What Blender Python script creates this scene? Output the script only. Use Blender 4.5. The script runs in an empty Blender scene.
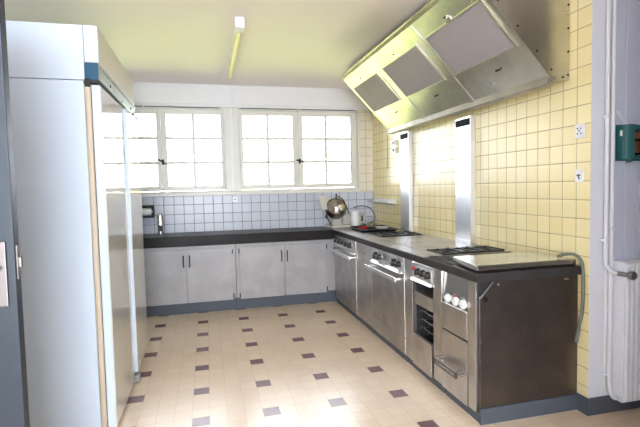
import bpy, bmesh, math, random
from mathutils import Vector, Matrix
random.seed(7)
PI = math.pi
C = bpy.context.scene.collection
# ------------------------------------------------------------------ room figures (metres; camera stands over the origin)
XR, WY, YE, H, WT = 2.04, 5.375, 2.055, 2.51, 0.84
XL, YN, XF = -1.45, -1.9, 3.3
# ================================================================== materials
def nt(name):
    m = bpy.data.materials.new(name); m.use_nodes = True
    t = m.node_tree; b = t.nodes['Principled BSDF']
    return m, t, b
def N(t, typ, **kw):
    n = t.nodes.new(typ)
    for k, v in kw.items(): setattr(n, k, v)
    return n
def setin(t, sock, v):
    if hasattr(v, 'is_output'): t.links.new(v, sock)
    elif isinstance(v, (tuple, list)) and len(v) == 3 and len(sock.default_value) == 4: sock.default_value = (*v, 1)
    else: sock.default_value = v
def M_(t, op, a, b=None, c=None):
    n = N(t, 'ShaderNodeMath', operation=op)
    setin(t, n.inputs[0], a)
    if b is not None: setin(t, n.inputs[1], b)
    if c is not None: setin(t, n.inputs[2], c)
    return n.outputs[0]
def mixc(t, f, a, b):
    n = N(t, 'ShaderNodeMix', data_type='RGBA')
    setin(t, n.inputs[0], f); setin(t, n.inputs[6], a); setin(t, n.inputs[7], b)
    return n.outputs[2]
def smooth(t, x, a, b):
    n = N(t, 'ShaderNodeMapRange', interpolation_type='SMOOTHSTEP')
    setin(t, n.inputs[0], x); n.inputs[1].default_value = a; n.inputs[2].default_value = b
    return n.outputs[0]
def noise(t, vec, scale, detail=3, rough=.55):
    n = N(t, 'ShaderNodeTexNoise'); n.inputs['Scale'].default_value = scale
    n.inputs['Detail'].default_value = detail; n.inputs['Roughness'].default_value = rough
    if vec is not None: t.links.new(vec, n.inputs['Vector'])
    return n.outputs['Fac']
def pos(t, s=(1, 1, 1)):
    g = N(t, 'ShaderNodeNewGeometry')
    if s == (1, 1, 1): return g.outputs['Position']
    v = N(t, 'ShaderNodeVectorMath', operation='MULTIPLY'); t.links.new(g.outputs['Position'], v.inputs[0]); v.inputs[1].default_value = s
    return v.outputs[0]
def objc(t, s=(1, 1, 1)):
    g = N(t, 'ShaderNodeTexCoord')
    v = N(t, 'ShaderNodeVectorMath', operation='MULTIPLY'); t.links.new(g.outputs['Object'], v.inputs[0]); v.inputs[1].default_value = s
    return v.outputs[0]
def sep(t, v):
    s = N(t, 'ShaderNodeSeparateXYZ'); t.links.new(v, s.inputs[0]); return s.outputs
def bump(t, b, h, strength=.3, dist=.002):
    n = N(t, 'ShaderNodeBump'); n.inputs['Strength'].default_value = strength; n.inputs['Distance'].default_value = dist
    setin(t, n.inputs['Height'], h); t.links.new(n.outputs[0], b.inputs['Normal'])

def plain(name, col, rough=.5, metal=0., var=.06, scale=6., coat=0., ior=1.5):
    m, t, b = nt(name)
    f = noise(t, objc(t), scale)
    dk = tuple(c * (1 - var * 2) for c in col)
    t.links.new(mixc(t, f, dk, col), b.inputs['Base Color'])
    b.inputs['Roughness'].default_value = rough; b.inputs['Metallic'].default_value = metal
    b.inputs['Coat Weight'].default_value = coat; b.inputs['IOR'].default_value = ior
    return m
def steel(name, col, rough=.32, streak=(3, 3, 60), smudge=.25, metal=1.0):
    m, t, b = nt(name)
    s = noise(t, objc(t, streak), 3., 4, .6)
    k = noise(t, objc(t), 4.5, 4, .6)
    dk = tuple(c * (1 - smudge) for c in col)
    kk = smooth(t, k, .32, .68)
    c1 = mixc(t, kk, dk, col)
    c2 = mixc(t, M_(t, 'MULTIPLY', s, .22), c1, tuple(c * .72 for c in col))
    t.links.new(c2, b.inputs['Base Color'])
    b.inputs['Metallic'].default_value = metal
    r = M_(t, 'ADD', M_(t, 'MULTIPLY', s, .14), M_(t, 'MULTIPLY_ADD', k, -.12, rough))
    t.links.new(r, b.inputs['Roughness'])
    bump(t, b, s, .04, .001)
    if not metal: b.inputs['Specular IOR Level'].default_value = .12
    return m
def tile(name, ua, va, pu, pv, ou, ov, col, col2, grout, gw=.0045, rough=.28, stain=None):
    """square glazed wall tiles on world axes ua/va with pitch and offset"""
    m, t, b = nt(name)
    P = sep(t, pos(t))
    u = M_(t, 'DIVIDE', M_(t, 'SUBTRACT', P[ua], ou), pu); v = M_(t, 'DIVIDE', M_(t, 'SUBTRACT', P[va], ov), pv)
    fu = M_(t, 'FRACT', u); fv = M_(t, 'FRACT', v)
    du = M_(t, 'MULTIPLY', M_(t, 'MINIMUM', fu, M_(t, 'SUBTRACT', 1., fu)), pu)
    dv = M_(t, 'MULTIPLY', M_(t, 'MINIMUM', fv, M_(t, 'SUBTRACT', 1., fv)), pv)
    d = M_(t, 'MINIMUM', du, dv)
    g = smooth(t, d, gw * .25, gw * .6)               # 1 = tile, 0 = joint
    w = N(t, 'ShaderNodeTexWhiteNoise', noise_dimensions='2D')
    cv = N(t, 'ShaderNodeCombineXYZ'); t.links.new(M_(t, 'FLOOR', u), cv.inputs[0]); t.links.new(M_(t, 'FLOOR', v), cv.inputs[1])
    t.links.new(cv.outputs[0], w.inputs['Vector'])
    base = mixc(t, w.outputs['Value'], col, col2)
    jn = mixc(t, smooth(t, noise(t, pos(t), 5.), .35, .65), grout, tuple(min(1, c * 1.6) for c in grout))
    t.links.new(mixc(t, g, jn, base), b.inputs['Base Color'])
    t.links.new(M_(t, 'MULTIPLY_ADD', g, rough - .7, .7), b.inputs['Roughness'])
    # every tile sits at its own slight tilt, as hand-set tiles do
    e = smooth(t, d, 0., .012)
    tl = M_(t, 'MULTIPLY', M_(t, 'SUBTRACT', w.outputs['Value'], .5), M_(t, 'ADD', M_(t, 'MULTIPLY', fu, 1.1), fv))
    bump(t, b, M_(t, 'MULTIPLY_ADD', tl, 2.2, e), .35, .0016)
    return m

MT = {}
MT['tile_y'] = tile('yellow_wall_tile', 1, 2, .1032, .1052, 2.152, 1.419, (.83, .70, .36), (.86, .755, .43), (.26, .20, .11))
MT['tile_w'] = tile('white_wall_tile', 0, 2, .1085, .108, .188, 1.152, (.50, .52, .59), (.55, .57, .64), (.09, .10, .13), gw=.0065)
MT['tile_c'] = tile('yellow_lit_cream_tile', 0, 2, .106, .108, 1.842, 1.152, (.72, .66, .52), (.76, .70, .57), (.20, .17, .13))  # cream tint also carries the yellow light falling on these tiles
MT['white_paint'] = plain('white_gloss_paint', (.80, .79, .78), .35, var=.03, scale=3)
MT['frame_paint'] = plain('cream_window_paint', (.74, .72, .65), .35, var=.03, scale=8)
MT['plaster'] = plain('white_plaster', (.74, .74, .79), .6, var=.04, scale=3)
MT['lavender'] = plain('lavender_board_paint', (.60, .62, .76), .45, var=.03, scale=3)
MT['side_paint'] = plain('pale_wall_paint', (.70, .70, .70), .6, var=.03)
MT['blue_skirt'] = plain('slate_blue_paint', (.085, .10, .125), .5, var=.12, scale=5)
MT['blue_door'] = plain('shaded_blue_grey_door', (.02, .029, .042), .5, var=.08, scale=2)  # bluish shade on the door is put into its colour
MT['laminate'] = plain('white_laminate_panel', (.76, .87, 1.0), .3, var=.015, scale=1.5)  # white panel, blue of the rear skylight put into the colour
MT['laminate_gloss'] = plain('glossy_cream_leaf', (.70, .67, .60), .07, var=.02, scale=2, coat=.5)
MT['laminate_top'] = plain('shaded_side_laminate', (.74, .71, .60), .35, var=.02)  # side of the same panels, its shade put into the colour
MT['gasket'] = plain('cream_rubber_gasket', (.76, .64, .48), .5, var=.05)
MT['blue_cap'] = plain('bright_blue_plastic', (.008, .095, .19), .45)
MT['alu'] = steel('rail_aluminium', (.38, .40, .37), .48, (60, 3, 3), .12)
MT['steel'] = steel('brushed_front_steel', (.66, .63, .60), .34, (4, 70, 4), .22)
MT['steel_v'] = steel('brushed_door_steel', (.60, .58, .56), .36, (4, 80, 4), .28)
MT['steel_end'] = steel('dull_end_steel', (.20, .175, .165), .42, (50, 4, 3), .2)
MT['steel_hood'] = steel('hood_steel', (.65, .63, .55), .30, (4, 3, 40), .22)
MT['steel_gutter'] = steel('gutter_steel', (.52, .48, .43), .45, (4, 3, 40), .2)
MT['slicer'] = plain('slicer_enamel', (.52, .50, .44), .35)
MT['steel_dome'] = plain('dome_steel', (.40, .36, .31), .22, 1., .1)
MT['steel_flue'] = steel('flue_steel', (.80, .80, .82), .33, (60, 60, 2), .12)
MT['steel_cab'] = steel('cupboard_steel', (.385, .37, .37), .5, (3, 40, 3), .14, metal=.35)
MT['steel_top'] = steel('worn_hotplate_steel', (.46, .43, .40), .34, (30, 4, 4), .35)
MT['steel_lid'] = steel('lid_steel', (.62, .62, .58), .2, (6, 50, 6), .15)
MT['chrome'] = plain('chrome', (.78, .78, .78), .14, 1., .04)
MT['handle'] = plain('satin_handle_steel', (.80, .80, .80), .4, 1., .04)
MT['rim'] = steel('dark_worktop_edge', (.05, .044, .043), .42, (3, 30, 3), .2, metal=0.)
MT['counter'] = steel('dark_grey_worktop', (.024, .021, .021), .34, (5, 5, 5), .3, metal=0.)
MT['rim_top'] = steel('grey_worktop_rim', (.40, .38, .385), .32, (30, 3, 3), .2, metal=.6)
MT['black'] = plain('black_enamel', (.012, .012, .012), .4)
MT['iron'] = plain('cast_iron', (.03, .028, .027), .5, .3)
MT['grate'] = plain('worn_grate_iron', (.16, .155, .15), .4, .8)
MT['void'] = plain('matt_black', (.004, .004, .004), .9)
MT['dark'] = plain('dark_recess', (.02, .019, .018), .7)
MT['white_plastic'] = plain('white_plastic', (.80, .80, .80), .3, var=.02)
MT['white_pipe'] = plain('white_pipe_paint', (.74, .74, .78), .35, var=.04)
MT['radiator'] = plain('radiator_enamel', (.76, .77, .82), .35, var=.03)
MT['brass'] = plain('dull_grey_valve', (.22, .20, .19), .45, .7)
MT['green'] = plain('green_cast_housing', (.025, .13, .135), .4, var=.15)
MT['rust'] = plain('rusty_contacts', (.20, .07, .03), .6, .3)
MT['red'] = plain('red_cloth', (.62, .03, .06), .8, var=.15)
MT['redlamp'] = plain('red_indicator', (.55, .05, .04), .3)
MT['hose'] = plain('grey_green_rubber', (.17, .19, .15), .5)
MT['tube'] = plain('warm_lamp_tube', (.86, .72, .38), .3, var=.02)
MT['lamp_white'] = plain('lamp_white', (.82, .82, .86), .4, var=.02)
MT['mesh'] = None
# hood filter: fine wire mesh
m, t, b = nt('woven_filter_mesh')
P = objc(t); w = N(t, 'ShaderNodeTexChecker'); w.inputs['Scale'].default_value = 160; t.links.new(P, w.inputs['Vector'])
k = noise(t, objc(t), 5., 4)
t.links.new(mixc(t, M_(t, 'MULTIPLY', w.outputs['Fac'], .35), mixc(t, k, (.34, .30, .32), (.40, .36, .38)), (.18, .165, .17)), b.inputs['Base Color'])
b.inputs['Metallic'].default_value = 0.; b.inputs['Roughness'].default_value = .75; b.inputs['Specular IOR Level'].default_value = .2
bump(t, b, w.outputs['Fac'], .2, .001); MT['mesh'] = m
# glass: thin sheet, mirrors a little at grazing angles
def glass(name, tint):
    m, t, b = nt(name)
    t.nodes.remove(b); o = t.nodes['Material Output']
    tr = N(t, 'ShaderNodeBsdfTransparent'); gl = N(t, 'ShaderNodeBsdfGlossy'); gl.inputs['Roughness'].default_value = .01
    fr = N(t, 'ShaderNodeFresnel'); mx = N(t, 'ShaderNodeMixShader')
    tr.inputs['Color'].default_value = (*tint, 1)
    t.links.new(fr.outputs[0], mx.inputs[0]); t.links.new(tr.outputs[0], mx.inputs[1]); t.links.new(gl.outputs[0], mx.inputs[2]); t.links.new(mx.outputs[0], o.inputs['Surface'])
    return m
MT['glass'] = glass('window_glass', (.70, .71, .71)); MT['clear_glass'] = glass('clear_glass', (.97, .98, .98))  # front panes greyed to dim the daylight outside, rear pane clear

# floor: cream tiles with a dark tile at every fourth crossing
m, t, b = nt('floor_tile')
p4 = .4027; p1 = p4 / 4; P = sep(t, pos(t))
ux = M_(t, 'DIVIDE', M_(t, 'ADD', P[0], .0722 + p1 / 2 + 40 * p4), p1); uy = M_(t, 'DIVIDE', M_(t, 'ADD', P[1], -3.8161 + p1 / 2 + 40 * p4), p1)
ix = M_(t, 'FLOOR', ux); iy = M_(t, 'FLOOR', uy); fx = M_(t, 'FRACT', ux); fy = M_(t, 'FRACT', uy)
isx = M_(t, 'LESS_THAN', M_(t, 'MODULO', M_(t, 'ADD', ix, .25), 4.), .9); isy = M_(t, 'LESS_THAN', M_(t, 'MODULO', M_(t, 'ADD', iy, .25), 4.), .9)
dk = M_(t, 'MULTIPLY', isx, isy)
d = M_(t, 'MULTIPLY', M_(t, 'MINIMUM', M_(t, 'MINIMUM', fx, M_(t, 'SUBTRACT', 1., fx)), M_(t, 'MINIMUM', fy, M_(t, 'SUBTRACT', 1., fy))), p1)
g = smooth(t, d, .0008, .0028)
cv = N(t, 'ShaderNodeCombineXYZ'); t.links.new(ix, cv.inputs[0]); t.links.new(iy, cv.inputs[1])
w = N(t, 'ShaderNodeTexWhiteNoise', noise_dimensions='2D'); t.links.new(cv.outputs[0], w.inputs['Vector'])
big = smooth(t, noise(t, pos(t), 1.1, 1), .2, .8)
lt = mixc(t, w.outputs['Value'], (.72, .57, .41), (.78, .63, .46)); lt = mixc(t, M_(t, 'MULTIPLY', big, .3), lt, (.68, .54, .40))
db = mixc(t, w.outputs['Value'], (.135, .065, .07), (.19, .10, .105))
col = mixc(t, dk, lt, db); col = mixc(t, g, (.60, .47, .34), col)
t.links.new(col, b.inputs['Base Color'])
t.links.new(M_(t, 'MULTIPLY_ADD', noise(t, pos(t), 1.6, 1), .08, .20), b.inputs['Roughness'])
bump(t, b, g, .2, .001); MT['floor'] = m
# ceiling: off-white paint with one sooty patch beside the hood
m, t, b = nt('ceiling_paint')
P = pos(t); s = N(t, 'ShaderNodeVectorMath', operation='SUBTRACT'); t.links.new(P, s.inputs[0]); s.inputs[1].default_value = (1.30, 3.35, H)
q = N(t, 'ShaderNodeVectorMath', operation='MULTIPLY'); t.links.new(s.outputs[0], q.inputs[0]); q.inputs[1].default_value = (2.3, .85, 0)
l = N(t, 'ShaderNodeVectorMath', operation='LENGTH'); t.links.new(q.outputs[0], l.inputs[0])
so = M_(t, 'SUBTRACT', 1., smooth(t, M_(t, 'MULTIPLY_ADD', noise(t, pos(t), 4.), .25, l.outputs['Value']), .1, .95))
t.links.new(mixc(t, M_(t, 'MULTIPLY', so, .55), (.88, .80, .77), (.30, .28, .25)), b.inputs['Base Color']); b.inputs['Roughness'].default_value = .55
MT['ceiling'] = m
# outdoors
m, t, b = nt('lawn_grass'); t.links.new(mixc(t, noise(t, pos(t), 1.5, 5), (.25, .29, .06), (.38, .41, .11)), b.inputs['Base Color']); b.inputs['Roughness'].default_value = .9; MT['lawn'] = m
m, t, b = nt('pale_bounce_ground'); t.links.new(mixc(t, noise(t, pos(t), 30, 3), (.36, .34, .27), (.46, .44, .36)), b.inputs['Base Color']); b.inputs['Roughness'].default_value = .9; MT['bounce_ground'] = m
m, t, b = nt('hedge_leaf'); t.links.new(mixc(t, noise(t, pos(t), 9, 5), (.14, .22, .04), (.36, .38, .10)), b.inputs['Base Color']); b.inputs['Roughness'].default_value = .8; MT['hedge'] = m

# ================================================================== mesh helpers
def new(): return bmesh.new()
def merge(bm, tmp, mi=0, smooth_=False):
    for f in tmp.faces: f.material_index = mi
    me = bpy.data.meshes.new('tmp'); tmp.to_mesh(me); tmp.free(); bm.from_mesh(me); bpy.data.meshes.remove(me)
def box(bm, x0, x1, y0, y1, z0, z1, bev=0., mi=0, seg=2, mat=None):
    t = new(); bmesh.ops.create_cube(t, size=1.)
    x0, x1 = sorted((x0, x1)); y0, y1 = sorted((y0, y1)); z0, z1 = sorted((z0, z1))
    for v in t.verts: v.co = ((x0 + x1) / 2 + v.co.x * (x1 - x0), (y0 + y1) / 2 + v.co.y * (y1 - y0), (z0 + z1) / 2 + v.co.z * (z1 - z0))
    if bev: bmesh.ops.bevel(t, geom=list(t.edges), offset=min(bev, .45 * min(x1 - x0, y1 - y0, z1 - z0)), segments=seg, affect='EDGES', profile=.5)
    if mat is not None: bmesh.ops.transform(t, matrix=mat, verts=t.verts)
    merge(bm, t, mi); return bm
def frame(u, ref=Vector((0, 0, 1))):
    u = u.normalized()
    if abs(u.dot(ref)) > .95: ref = Vector((1, 0, 0))
    a = u.cross(ref).normalized(); return a, u.cross(a).normalized()
def tube(bm, pts, r, n=10, mi=0, cap=True):
    pts = [Vector(p) for p in pts]; rs = r if isinstance(r, (list, tuple)) else [r] * len(pts)
    t = new(); rings = []; a = None
    for i, p in enumerate(pts):
        d = (pts[min(i + 1, len(pts) - 1)] - pts[max(i - 1, 0)])
        if a is None: a, b_ = frame(d)
        else:
            u = d.normalized(); a = (a - u * a.dot(u)).normalized(); b_ = u.cross(a).normalized()
        rings.append([t.verts.new(p + (a * math.cos(2 * PI * k / n) + b_ * math.sin(2 * PI * k / n)) * rs[i]) for k in range(n)])
    for i in range(len(rings) - 1):
        for k in range(n): t.faces.new((rings[i][k], rings[i][(k + 1) % n], rings[i + 1][(k + 1) % n], rings[i + 1][k]))
    if cap: t.faces.new(rings[0][::-1]); t.faces.new(rings[-1])
    bmesh.ops.recalc_face_normals(t, faces=t.faces); merge(bm, t, mi); return bm
def curve(pts, n=8):
    """Catmull-Rom points through pts"""
    P = [Vector(p) for p in pts]; P = [2 * P[0] - P[1]] + P + [2 * P[-1] - P[-2]]; out = []
    for i in range(1, len(P) - 2):
        for k in range(n):
            s = k / n; a, b_, c, d = P[i - 1:i + 3]
            out.append(.5 * ((2 * b_) + (c - a) * s + (2 * a - 5 * b_ + 4 * c - d) * s * s + (3 * b_ - a - 3 * c + d) * s ** 3))
    out.append(P[-2]); return out
def cyl(bm, p0, p1, r0, r1=None, n=20, mi=0): return tube(bm, [p0, p1], [r0, r0 if r1 is None else r1], n, mi)
def lathe(bm, c, axis, prof, n=24, mi=0):
    """prof: (distance along axis, radius)"""
    c = Vector(c); ax = Vector(axis).normalized(); a, b_ = frame(ax); t = new(); R = []
    for h, r in prof: R.append([t.verts.new(c + ax * h + (a * math.cos(2 * PI * k / n) + b_ * math.sin(2 * PI * k / n)) * max(r, 1e-4)) for k in range(n)])
    for i in range(len(R) - 1):
        for k in range(n): t.faces.new((R[i][k], R[i][(k + 1) % n], R[i + 1][(k + 1) % n], R[i + 1][k]))
    t.faces.new(R[0][::-1]); t.faces.new(R[-1]); bmesh.ops.recalc_face_normals(t, faces=t.faces); merge(bm, t, mi); return bm
def prism(bm, poly, ax, a0, a1, mi=0, bev=0.):
    """poly of 2-D points in the plane of the other two axes (in x,y,z order), extruded along ax from a0 to a1"""
    t = new(); o = [i for i in range(3) if i != ax]
    def pt(q, a):
        v = [0, 0, 0]; v[o[0]], v[o[1]] = q; v[ax] = a; return v
    A = [t.verts.new(pt(q, a0)) for q in poly]; B = [t.verts.new(pt(q, a1)) for q in poly]; n = len(poly)
    t.faces.new(A); t.faces.new(B[::-1])
    for i in range(n): t.faces.new((A[i], B[i], B[(i + 1) % n], A[(i + 1) % n]))
    bmesh.ops.recalc_face_normals(t, faces=t.faces)
    if bev: bmesh.ops.bevel(t, geom=list(t.edges), offset=bev, segments=2, affect='EDGES', profile=.5)
    merge(bm, t, mi); return bm

ROOT = {}
def origin_of(p):
    while p is not None and p.parent is not None: p = p.parent
    return Vector(p.location) if p is not None else Vector((0, 0, 0))
def obj(name, bm, mats, parent=None, loc=None):
    """link bm (world coordinates) as one mesh object"""
    o0 = origin_of(parent) if parent is not None else Vector(loc or (0, 0, 0))
    for v in bm.verts: v.co -= o0
    bmesh.ops.remove_doubles(bm, verts=bm.verts, dist=1e-6)
    me = bpy.data.meshes.new(name); bm.to_mesh(me); bm.free()
    for m in (mats if isinstance(mats, (list, tuple)) else [mats]): me.materials.append(MT[m] if isinstance(m, str) else m)
    me.shade_smooth(); me.set_sharp_from_angle(angle=math.radians(35))
    o = bpy.data.objects.new(name, me); C.objects.link(o)
    wn = o.modifiers.new('even_shading', 'WEIGHTED_NORMAL'); wn.keep_sharp = True; wn.weight = 80
    if parent is not None: o.parent = parent
    else: o.location = o0
    return o
def objs(name, bm, mats, parent):
    """one object per separate piece of bm"""
    bm.verts.ensure_lookup_table(); seen = set(); out = []
    for v in bm.verts:
        if v in seen: continue
        st = [v]; isl = []; seen.add(v)
        while st:
            q = st.pop(); isl.append(q)
            for e in q.link_edges:
                w_ = e.other_vert(q)
                if w_ not in seen: seen.add(w_); st.append(w_)
        nb = new(); mp = {q: nb.verts.new(q.co) for q in isl}; fs = {f for q in isl for f in q.link_faces}
        for f in fs: nb.faces.new([mp[q] for q in f.verts]).material_index = f.material_index
        out.append(obj(name, nb, mats, parent))
    bm.free(); return out
def tag(o, label, cat, group=None):
    o['label'] = label; o['category'] = cat
    if group: o['group'] = group
    return o
def thing(name, label, cat, loc, group=None):
    o = bpy.data.objects.new(name, None); o.empty_display_size = .05; C.objects.link(o); o.location = loc
    return tag(o, label, cat, group)
def struct(name, bm, mats):
    o = obj(name, bm, mats); o['kind'] = 'structure'; return o
def dup(root, offset, label=None):
    r = root.copy(); C.objects.link(r); r.location = root.location + Vector(offset)
    if label: r['label'] = label
    for ch in list(root.children):
        c = ch.copy(); C.objects.link(c); c.parent = r
        for g_ in list(ch.children):
            d_ = g_.copy(); C.objects.link(d_); d_.parent = c
    return r
B = lambda *a, **k: box(new(), *a, **k)

# ================================================================== the room
struct('floor', B(XL - .1, XF, YN, WY, -.08, 0.), 'floor')
struct('ceiling', B(XL - .3, XF + .3, YN - .3, WY + .25, H, H + .15), 'ceiling')
W1 = (-1.165, .237); W2 = (.388, 1.838); ZB, ZT = 1.296, 2.236
bm = new(); yb = WY + .17
box(bm, XL - .1, XR, WY, yb, 0, 1.252, mi=0)                                         # tiled dado
box(bm, XL - .1, XR, WY, yb, 2.252, H, mi=1)                                           # painted boards above the windows
box(bm, XL - .1, W1[0], WY, yb, 1.252, 2.252, mi=1); box(bm, W1[1], W2[0], WY, yb, 1.252, 2.252, mi=1)
box(bm, W2[1], XR + .2, WY, yb, 1.252, 2.252, mi=2); box(bm, XR, XR + .2, WY, yb, 0, 1.252, mi=0); box(bm, XR, XR + .2, WY, yb, 2.252, H, mi=1)
box(bm, W1[0], W1[1], WY + .002, yb, 1.252, ZB, mi=1); box(bm, W2[0], W2[1], WY + .002, yb, 1.252, ZB, mi=1)
box(bm, W1[0], W1[1], WY + .002, yb, ZT, 2.252, mi=1); box(bm, W2[0], W2[1], WY + .002, yb, ZT, 2.252, mi=1)
struct('wall_back', bm, ['tile_w', 'white_paint', 'tile_c'])
bm = new(); box(bm, XR, XR + .18, YE, WY - .002, 0, H)
o = struct('wall_right', bm, ['tile_y', 'plaster'])
for f in o.data.polygons:
    if abs(f.normal.y) > .5: f.material_index = 1
struct('wall_end', B(XR + .18, XF, YE, YE + .12, 0, H), 'plaster')
struct('wall_side', B(XF, XF + .1, YN, YE + .12, 0, H), 'side_paint')
bm = new(); yd0, yd1 = .56, 1.50                                                      # doorway in the left wall
box(bm, XL - .1, XL, YN, yd0, 0, H); box(bm, XL - .1, XL, yd1, WY, 0, H); box(bm, XL - .1, XL, yd0, yd1, 2.08, H)
struct('wall_left', bm, 'side_paint')
bm = new(); xc = XL - 1.3; box(bm, xc, xc + .1, .2, 1.9, 0, 2.3); box(bm, xc, XL - .101, .2, .3, 0, 2.3); box(bm, xc, XL - .101, 1.8, 1.9, 0, 2.3); box(bm, xc, XL - .101, .2, 1.9, 2.3, 2.4); box(bm, xc, XL - .101, .2, 1.9, -.08, 0)
struct('wall_doorway_blocker', bm, 'side_paint')                                              # unseen closed box added to keep daylight out of the doorway
bm = new(); fx0, fx1, fz0, fz1 = -1.38, .62, .5, 2.42                                    # unseen wall behind the camera, window opening sized for fill light
box(bm, XL - .1, fx0, YN - .12, YN, 0, H); box(bm, fx1, XF + .1, YN - .12, YN, 0, H); box(bm, fx0, fx1, YN - .12, YN, 0, fz0); box(bm, fx0, fx1, YN - .12, YN, fz1, H)
struct('wall_front', bm, 'side_paint')
struct('wall_fill_blocker', B(1.15, 1.27, YN, .42, 0, H), 'side_paint')                     # unseen stub wall added to shade the right side from rear light
# boards and mouldings above the windows
bm = new()
box(bm, XL, .29, WY - .012, WY, 2.285, 2.488, .004); box(bm, .33, XR - .01, WY - .012, WY, 2.285, 2.488, .004)
struct('trim_1', bm, 'white_paint')
bm = new(); box(bm, XL, XR - .01, WY - .022, WY, 2.250, 2.272, .005); struct('trim_2', bm, 'white_paint')
bm = new(); box(bm, XL, 1.855, WY - .03, WY, 1.250, 1.292, .006); struct('trim_3', bm, 'frame_paint')      # sill board
bm = new()
for x0, x1 in ((.245, .30), (.325, .38), (1.845, 1.865)): box(bm, x0, x1, WY - .014, WY, 1.294, 2.249, .004)
struct('trim_4', bm, 'frame_paint')
bm = new(); box(bm, XR, XR + .5, YE - .016, YE, 0, .098, .006); box(bm, XR - .014, XR, YE - .016, 2.15, 0, .098, .005)
struct('baseboard_right', bm, 'blue_skirt')
bm = new()
x = 2.168
while x < XF: box(bm, x, min(x + .0885, XF), YE - .014, YE, .10, H - .005, .004); x += .0905
struct('trim_5', bm, 'lavender')                                                       # upright boards beside the radiator
struct('trim_6', B(2.142, 2.166, YE - .010, YE, .10, H - .005, .004), 'white_paint')

# ------------------------------------------------------------------ windows
def window(n, x0, x1, xm, glass):
    """glass: list of (left, muntin, right) for each casement"""
    ya, ybk = WY - .008, WY + .09
    bm = new(); fw = .012
    box(bm, x0, x0 + fw, ya, ybk, ZB, ZT, .002); box(bm, x1 - fw, x1, ya, ybk, ZB, ZT, .002)
    box(bm, x0 + fw, x1 - fw, ya, ybk, ZB, ZB + fw, .002); box(bm, x0 + fw, x1 - fw, ya, ybk, ZT - fw, ZT, .002)
    w = obj('window_%d' % n, bm, 'frame_paint'); w['kind'] = 'structure'
    ed = [x0 + fw + .002, xm, x1 - fw - .002]
    for k, (a, mn, c) in enumerate(glass):
        s0, s1 = ed[k] + .001, ed[k + 1] - .001; z0, z1 = ZB + fw + .002, ZT - fw - .002; g0, g1 = 1.366, 2.168
        y0, y1 = WY - .004, WY + .04
        bm = new()
        box(bm, s0, a, y0, y1, z0, z1, .004); box(bm, c, s1, y0, y1, z0, z1, .004)
        box(bm, a, c, y0, y1, z0, g0, .004); box(bm, a, c, y0, y1, g1, z1, .004)
        box(bm, mn - .017, mn + .017, y0 + .006, y1 - .006, g0, g1, .003)
        for zz in (1.627, 1.902): box(bm, a, c, y0 + .007, y1 - .007, zz - .017, zz + .017, .003)
        sash = obj('sash', bm, 'frame_paint', w)
        obj('pane', B(a - .004, c + .004, WY + .016, WY + .020, g0 - .004, g1 + .004), 'glass', sash)
        if k == 1:
            bm = new(); hx = xm + .012; hz = 1.635
            box(bm, hx - .012, hx + .012, y0 - .010, y0, hz - .03, hz + .03, .003)
            tube(bm, [(hx, y0 - .008, hz), (hx, y0 - .03, hz)], .007, 10)
            tube(bm, [(hx - .045, y0 - .032, hz + (.028 if n == 1 else .012)), (hx, y0 - .032, hz), (hx + .04, y0 - .032, hz - (.026 if n == 1 else .012))], [.009, .009, .007], 10)
            h = obj('handle', bm, 'iron', sash); h['label'] = 'dark cast window catch'
    bm = new()
    for z in (1.40, 2.08):
        for xx in (x0 + .014, x1 - .014): cyl(bm, (xx, ya - .006, z - .03), (xx, ya - .006, z + .03), .006, n=10)
    objs('hinge', bm, 'frame_paint', w)
    return w
window(1, W1[0], W1[1], -.462, [(-1.11, -.80, -.512), (-.402, -.112, .188)])
window(2, W2[0], W2[1], 1.092, [(.444, .732, 1.032), (1.152, 1.438, 1.757)])
bm = new()                                                                             # window behind the camera, added to let in fill light
for a in (fx0, (fx0 + fx1) / 2 - .03, fx1 - .06): box(bm, a, a + .06, YN - .09, YN - .03, fz0, fz1, .004)
box(bm, fx0 + .06, fx1 - .06, YN - .088, YN - .032, fz0, fz0 + .06, .004); box(bm, fx0 + .06, fx1 - .06, YN - .088, YN - .032, fz1 - .06, fz1, .004)
w3 = obj('window_3', bm, 'frame_paint'); w3['kind'] = 'structure'
obj('pane', B(fx0 + .06, fx1 - .06, YN - .062, YN - .058, fz0 + .06, fz1 - .06), 'clear_glass', w3)

# blue-grey door, opened into the room from the left wall
d1 = obj('door_1', B(XL + .012, -.545, 1.49, 1.53, .008, 2.06, .004), 'blue_door'); d1['kind'] = 'structure'
bm = new(); box(bm, -.607, -.565, 1.482, 1.49, .985, 1.175, .004); obj('lock_plate', bm, 'steel_end', d1)
bm = new(); tube(bm, [(-.586, 1.483, 1.10), (-.586, 1.445, 1.10)], .009, 12); tube(bm, curve([(-.586, 1.447, 1.10), (-.61, 1.44, 1.10), (-.69, 1.44, 1.095)]), .008, 12); obj('door_handle', bm, 'brass', d1)
bm = new(); box(bm, -.546, -.542, 1.50, 1.522, 1.06, 1.16, .001); box(bm, -.544, -.534, 1.504, 1.518, 1.095, 1.125, .002); obj('latch', bm, 'brass', d1)
bm = new()
for z in (.3, 1.1, 1.8): cyl(bm, (XL + .006, 1.50, z - .05), (XL + .006, 1.50, z + .05), .008, n=12)
objs('hinge', bm, 'brass', d1)

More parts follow.
